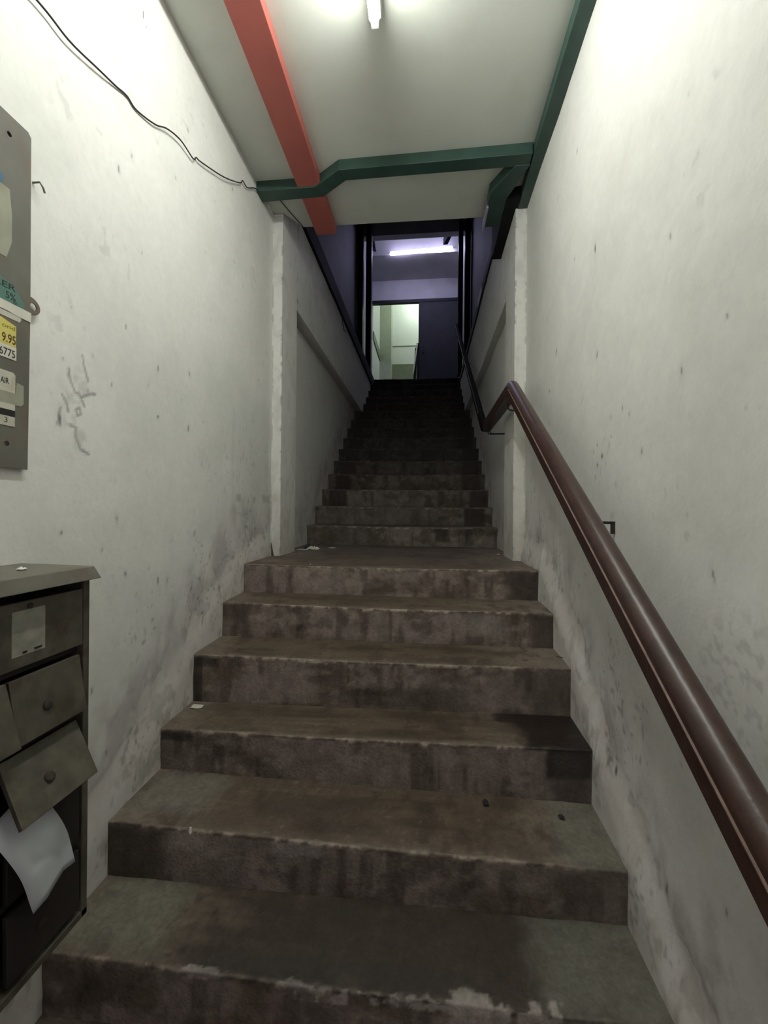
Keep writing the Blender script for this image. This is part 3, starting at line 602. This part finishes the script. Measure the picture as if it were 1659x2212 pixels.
# ------------------------------------------------------------------ wire on the left wall
wp = [(-.935, .70, 1.17), (-.935, .917, 1.212), (-.935, 1.009, 1.217), (-.937, 1.11, 1.248), (-.942, 1.182, 1.274), (-.944, 1.231, 1.293), (-.944, 1.274, 1.290), (-.940, 1.363, 1.324), (-.937, 1.425, 1.365), (-.937, 1.51, 1.397),
      (-.941, 1.599, 1.404), (-.944, 1.628, 1.432), (-.940, 1.66, 1.439), (-.938, 1.849, 1.527), (-.940, 2.016, 1.631), (-.941, 2.05, 1.668), (-.940, 2.10, 1.672), (-.941, 2.19, 1.738), (-.938, 2.235, 1.76)]
def smooth_path(p, n=6):
    p = [Vector(q) for q in p]; out = []
    for i in range(len(p) - 1):
        a, b, c, d = p[max(i - 1, 0)], p[i], p[i + 1], p[min(i + 2, len(p) - 1)]
        for k in range(n):
            t = k / n; out.append(.5 * ((2 * b) + (c - a) * t + (2 * a - 5 * b + 4 * c - d) * t * t + (3 * b - a - 3 * c + d) * t ** 3))
    return out + [p[-1]]
MB().tube(smooth_path(wp), .0027, 6).build('wire', 'iron', smooth=True, label='thin black wire sagging across the upper left wall to the green trunking', category='wire')
MB().tube(smooth_path([(-.878, 2.33, 1.808), (-.845, 2.47, 1.811), (-.80, 2.625, 1.812)]), .0022, 6).build('wire', 'iron', smooth=True, label='short straight black wire on the ceiling beyond the green trunking at left', category='wire')
MB().tube([(-.952, .923, .783), (-.93, .923, .783), (-.928, .93, .775), (-.928, .935, .765)], .0022, 8).build('wall_hook', 'grey', label='small bent hook in the wall beside the grey plate', category='hook')

# ------------------------------------------------------------------ grey plate with stickers on the left wall
TXM = Matrix(((0, 0, 1), (1, 0, 0), (0, 1, 0)))     # local x -> +Y, local y -> +Z, local z -> +X
dg = None
def curve_to_mesh_object(cu, name, mat, parent, x, fit=None, off=(0, 0), label=None):
    tmp = bpy.data.objects.new('tmp', cu); COL.objects.link(tmp)
    deps = bpy.context.evaluated_depsgraph_get(); deps.update()
    me = bpy.data.meshes.new_from_object(tmp.evaluated_get(deps)); bpy.data.objects.remove(tmp)
    n = len(me.vertices); co = np.empty(n * 3); me.vertices.foreach_get('co', co); co = co.reshape(-1, 3)
    if fit:                                          # (y right, z bottom, height, width)
        lo, hi = co.min(0), co.max(0); yR, z0, h, wdt = fit
        co[:, 0] = (co[:, 0] - hi[0]) * wdt / (hi[0] - lo[0]) + yR; co[:, 1] = (co[:, 1] - lo[1]) * h / (hi[1] - lo[1]) + z0
    Wd = np.stack([x + co[:, 2], co[:, 0] + off[0], co[:, 1] + off[1]], -1)
    base = np.array([Wd[:, 0].mean(), Wd[:, 1].mean(), Wd[:, 2].min()])
    me.vertices.foreach_set('co', (Wd - base).ravel()); me.materials.clear(); me.materials.append(M[mat]); me.update(); me.name = name
    o = bpy.data.objects.new(name, me); place(o, base + np.array([0, 0, ZC]), parent)
    if label: o['label'] = label
    return o
def outline(cu, pts):
    sp = cu.splines.new('POLY'); sp.points.add(len(pts) - 1)
    for p, (a, b) in zip(sp.points, pts): p.co = (a, b, 0, 1)
    sp.use_cyclic_u = True
def circ(y, z, r, n=18): return [(y + r * math.cos(2 * math.pi * k / n), z + r * math.sin(2 * math.pi * k / n)) for k in range(n)]
pl = thing('metal_plate', 'grey metal plate with stickers fixed to the upper left wall', 'plate', -.938, .75, .092)
cu = bpy.data.curves.new('plate', 'CURVE'); cu.dimensions = '2D'; cu.fill_mode = 'BOTH'; cu.extrude = .0014
tab = [(.908 + .026 * math.sin(t), .481 - .021 * math.cos(t) * 1.0) for t in [math.pi * k / 12 for k in range(13)]]
outline(cu, [(.40, .092), (.905, .092), (.9085, .455)] + tab + [(.9085, .505), (.907, .874), (.899, .882), (.40, .882)])
outline(cu, circ(.9165, .481, .0085)); outline(cu, circ(.855, .146, .0062)); outline(cu, circ(.855, .838, .0055))
curve_to_mesh_object(cu, 'plate', 'grey', pl, -.938)
MB().box(-.952, -.9395, .885, .903, .110, .125).build('spacer', 'iron', pl); MB().box(-.952, -.9395, .41, .43, .110, .86).build('spacer', 'iron', pl)
def sticker(y0, y1, z0, z1, mat, lab, k, pts=None):
    cu = bpy.data.curves.new('s', 'CURVE'); cu.dimensions = '2D'; cu.fill_mode = 'BOTH'; cu.extrude = .0002
    outline(cu, pts or [(y0, z0), (y1, z0), (y1, z1), (y0, z1)])
    return curve_to_mesh_object(cu, 'sticker', mat, pl, -.9364 + .0003 * k, label=lab)
def letters(s, yR, z0, h, wdt, mat, parent, k, bold=0.0):
    cu = bpy.data.curves.new('t', 'FONT'); cu.body = s; cu.size = 1; cu.extrude = .0001; cu.offset = bold; cu.resolution_u = 4
    return curve_to_mesh_object(cu, 'lettering', mat, parent, -.9364 + .0003 * k + .0003, fit=(yR, z0, h, wdt))
sg = sticker(0, 0, 0, 0, 'stgreen', 'green sticker reading LER 5%', 1, [(.70, .461), (.893, .461), (.893, .476), (.878, .492), (.862, .505), (.84, .511), (.70, .512)])
letters('LER', .872, .492, .0135, .046, 'inkdk', sg, 1, .01); letters('5%', .872, .470, .0155, .023, 'inkdk', sg, 1, .01)
cu_ = letters('@', .876, .4615, .009, .010, 'inkdk', sg, 1)
sticker(0, 0, 0, 0, 'tape', 'torn strip of whitish tape', 3, [(.70, .443), (.855, .4425), (.872, .440), (.9095, .440), (.9095, .4625), (.70, .463)])
sticker(0, 0, 0, 0, 'stpale', 'faint glue stain under the tape', 1, [(.70, .428), (.882, .428), (.886, .436), (.884, .4405), (.70, .441)])
sy_ = sticker(0, 0, 0, 0, 'styellow', 'yellow sticker reading 9.95', 2, [(.70, .366), (.8735, .366), (.8735, .415), (.86, .418), (.84, .423), (.70, .428)])
letters('ond', .871, .403, .0095, .030, 'inkol', sy_, 2, .015); letters('9.95', .8725, .371, .0205, .0315, 'inkbr', sy_, 2, .02)
sw = sticker(.70, .8745, .337, .366, 'tape', 'white sticker reading 6775', 2)
letters('6775', .8715, .341, .0175, .036, 'stblack', sw, 2, .008)
sa = sticker(0, 0, 0, 0, 'stpale', 'pale sticker reading AIR', 1, [(.70, .262), (.873, .262), (.873, .303), (.868, .308), (.70, .309)])
letters('AIR', .858, .279, .0135, .019, 'stblack', sa, 1, .012)
sticker(0, 0, 0, 0, 'residue', 'torn brownish sticker', 2, [(.70, .236), (.886, .236), (.893, .243), (.893, .285), (.876, .288), (.874, .262), (.70, .262)])
sticker(.70, .872, .222, .236, 'stpale', 'narrow pale sticker edge', 3)
sticker(.70, .872, .208, .2225, 'stblack', 'black strip', 4)
s3 = sticker(.70, .872, .186, .208, 'stpale', 'white sticker reading 3', 3); letters('3', .855, .1925, .012, .0075, 'inkdk', s3, 3)
sticker(0, 0, 0, 0, 'stblue', 'scrap of blue sticker', 2, [(.70, .718), (.838, .718), (.842, .727), (.840, .738), (.70, .745)])
sticker(0, 0, 0, 0, 'residue', 'pale glue residue', 1, [(.70, .56), (.85, .56), (.862, .60), (.862, .66), (.856, .715), (.70, .72)])

# ------------------------------------------------------------------ letter box cabinet
cb = thing('letter_box_cabinet', 'worn grey brown wooden letter box cabinet fixed on the lower left wall', 'cabinet', -.86, .5, -.92)
body = MB(); CY0, CY1, CZ0, CZ1, CX = -.10, .893, -.92, -.157, -.765
body.box(-.949, -.935, CY0, CY1, CZ0, CZ1); body.box(-.949, CX, CY1 - .016, CY1, CZ0, CZ1); body.box(-.949, CX, CY0, CY0 + .016, CZ0, CZ1)
body.box(-.949, CX, CY0, CY1, CZ0, CZ0 + .016)
body.build('carcass', 'wood', cb, bevel=.0015)
cols_ = [(.70, .877), (.52, .69), (.34, .51), (.16, .33), (-.08, .15)]
inner = MB()
for a, b in cols_[:-1]: inner.box(-.935, CX - .014, a - .008, a, CZ0 + .016, CZ1)
for zr in (-.312, -.462, -.602, -.748): inner.box(-.935, CX - .016, CY0 + .016, CY1 - .016, zr - .006, zr + .006)
inner.build('shelves', 'dark', cb)
MB().hexa([(-.949, CY0 - .02, -.157), (-.742, CY0 - .02, -.157), (-.742, .901, -.157), (-.949, .915, -.157), (-.949, CY0 - .02, -.128), (-.752, CY0 - .02, -.128), (-.752, .890, -.128), (-.949, .905, -.128)]).build('top_board', 'woodtop', cb, bevel=.002)
def flap(y0, y1, ztop, zbot, lean, dark=False, skew=0.0, knob=True, x=-.777):
    L = ztop - zbot; th = .010; a = math.asin(min(.95, lean / L)); dx, dzz = math.sin(a) * L, math.cos(a) * L
    n = (math.cos(a) * th, math.sin(a) * th)
    P = [(x, y0, ztop), (x, y1, ztop), (x + dx, y1 + skew, ztop - dzz), (x + dx, y0 + skew, ztop - dzz)]
    Q = [(p[0] + n[0], p[1], p[2] + n[1]) for p in P]
    f = MB().hexa(P + Q).build('flap', 'dark' if dark else 'wood', cb, bevel=.0015)
    if knob:
        t = .58; ym = (y0 + y1) / 2 - .012 + skew * t; c = Vector((x + dx * t + n[0], ym, ztop - dzz * t + n[1])); d = Vector((n[0], 0, n[1])).normalized()
        MB().tube([c - d * .002, c + d * .002, c + d * .005, c + d * .006], [.0095, .0095, .0095, .007], 12).build('knob', 'knob', f, smooth=True)
    return f
f1 = flap(.53, .876, -.178, -.303, .001, knob=False)
fc = MB().box(-.7666, -.7658, .712, .781, -.280, -.194).build('name_card', 'card', f1, label='faded blank card glued to the flap')
MB().box(-.7655, -.7650, .733, .742, -.277, -.273).build('card_mark', 'stblack', f1); MB().box(-.7655, -.7650, .757, .774, -.276, -.272).build('card_mark', 'stblack', f1)
MB().tube([(-.768, .748, -.188), (-.7645, .748, -.188)], .006, 10).build('keyhole', 'dark', f1)
flap(.708, .868, -.324, -.447, .020); flap(.690, .862, -.470, -.592, .066, skew=-.014)
flap(.708, .872, -.612, -.738, .0, dark=True, knob=False); flap(.708, .872, -.760, -.890, .002, dark=True)
for a, b in cols_[1:]:
    for zt, zb_, ln in ((-.178, -.303, .0), (-.324, -.447, .034 if a == .52 else .0), (-.470, -.592, .0), (-.612, -.738, .0), (-.760, -.890, .0)):
        if a == .52 and zt == -.178: continue
        flap(a + .006, b + (.012 if (ln and a == .52) else -.004), zt, zb_, ln, x=-.776)
# paper hanging out of the cabinet
pp = MB(); n = 14; rows = []
for i in range(n + 1):
    t = i / n
    xx = -.772 + .052 * math.sin(min(1, t * 1.5) * math.pi / 2) - .012 * t
    zl = -.575 - .19 * t ** 1.0; yl = .672 + .055 * t ** 1.15
    zr_ = -.545 - .20 * t; yr = .762 + .062 * t
    rows.append([(xx + .006 * math.sin(6 * s) * t, yl + (yr - yl) * s, zl + (zr_ - zl) * s + .008 * math.sin(math.pi * s) * t) for s in (0, .25, .5, .75, 1)])
vs = [p for r in rows for p in r]; fs = [(k * 5 + i, k * 5 + i + 1, (k + 1) * 5 + i + 1, (k + 1) * 5 + i) for k in range(n) for i in range(4)]
po = pp.add(vs, fs).build('paper_sheet', 'paper', smooth=True, label='folded white paper sheet hanging out from under the tilted letter box flap', category='paper')
sm = po.modifiers.new('thick', 'SOLIDIFY'); sm.thickness = .0008

# ------------------------------------------------------------------ litter
def scrap(name, label, cat, x, y, z, sx, sy_, h, mat, seed, n=6):
    rng = random.Random(seed); P = [[(x + sx * (i / n - .5) + rng.uniform(-1, 1) * sx * .05, y + sy_ * (j / n - .5) + rng.uniform(-1, 1) * sy_ * .08, z + .0015 + h * rng.random() ** 1.5 * math.sin(math.pi * (i + .5) / (n + 1)) * math.sin(math.pi * (j + .5) / (n + 1))) for j in range(n + 1)] for i in range(n + 1)]
    if name in ('leaf_bit', 'dust_crumb') or sx < .02:          # ragged roundish bits
        for i in range(n + 1):
            for j in range(n + 1):
                u, v = 2 * i / n - 1, 2 * j / n - 1; q = rng.uniform(.7, 1.15)
                P[i][j] = (x + sx * .5 * q * u * math.sqrt(1 - v * v / 2), y + sy_ * .5 * q * v * math.sqrt(1 - u * u / 2), P[i][j][2])
    vs = [p for r in P for p in r]; m_ = n + 1
    o = MB().add(vs, [(i * m_ + j, (i + 1) * m_ + j, (i + 1) * m_ + j + 1, i * m_ + j + 1) for i in range(n) for j in range(n)]).build(name, mat, label=label, category=cat)
    s_ = o.modifiers.new('thick', 'SOLIDIFY'); s_.thickness = .001; return o
zL = -.272
scrap('paper_scrap', 'flat white paper scrap on the landing against the left wall', 'litter', -.875, 2.93, zL, .08, .05, .003, 'paper', 1)
scrap('crumpled_wrapper', 'crumpled grey and white wrapper on the landing left of the first upper step', 'litter', -.81, 2.97, zL, .09, .09, .035, 'tape', 2, 8)
scrap('crumpled_wrapper', 'dark crumpled scrap lying behind the white wrapper on the landing', 'litter', -.865, 3.03, zL, .06, .05, .035, 'iron', 3)
scrap('paper_scrap', 'thin pale paper strip on the landing right of the wrapper', 'litter', -.70, 3.09, zL, .05, .02, .006, 'tape', 4)
scrap('paper_scrap', 'small white paper bit on the third step at the left wall', 'litter', -.895, 1.585, -.775, .045, .03, .003, 'tape', 5, 3)
scrap('paper_scrap', 'tiny white crumb on the landing edge left of centre', 'litter', -.595, 2.13, -.275, .009, .012, .004, 'tape', 6, 4)
scrap('paper_scrap', 'pair of white crumbs on the landing beside the right pilaster', 'litter', .463, 2.80, zL, .018, .03, .012, 'tape', 7, 4)
scrap('leaf_bit', 'black leaf bit on the second full step at right', 'litter', .420, 1.35, -.935, .022, .018, .010, 'iron', 8, 6)
scrap('leaf_bit', 'curled dark leaf bit right of centre on the second full step', 'litter', .195, 1.385, -.932, .022, .03, .008, 'dark', 9, 6)
MB().tube(smooth_path([(.525, 1.76, -.574), (.535, 1.745, -.572), (.552, 1.745, -.572), (.560, 1.76, -.570)], 4), .002, 6).build('twig', 'iron', label='curled black twig on the step above the wet patch by the right wall', category='litter')
MB().hexa([(-.683, 1.170, -.945), (-.677, 1.170, -.945), (-.677, 1.176, -.945), (-.683, 1.176, -.945), (-.682, 1.171, -.928), (-.678, 1.171, -.928), (-.678, 1.176, -.928), (-.682, 1.176, -.928)]).build('paint_chip', 'white', label='white paint chip stuck to the edge of the second step at left', category='litter')
scrap('dust_crumb', 'two pale crumbs lying on top of the letter box cabinet', 'litter', -.84, .80, -.127, .02, .02, .006, 'white', 12, 5)
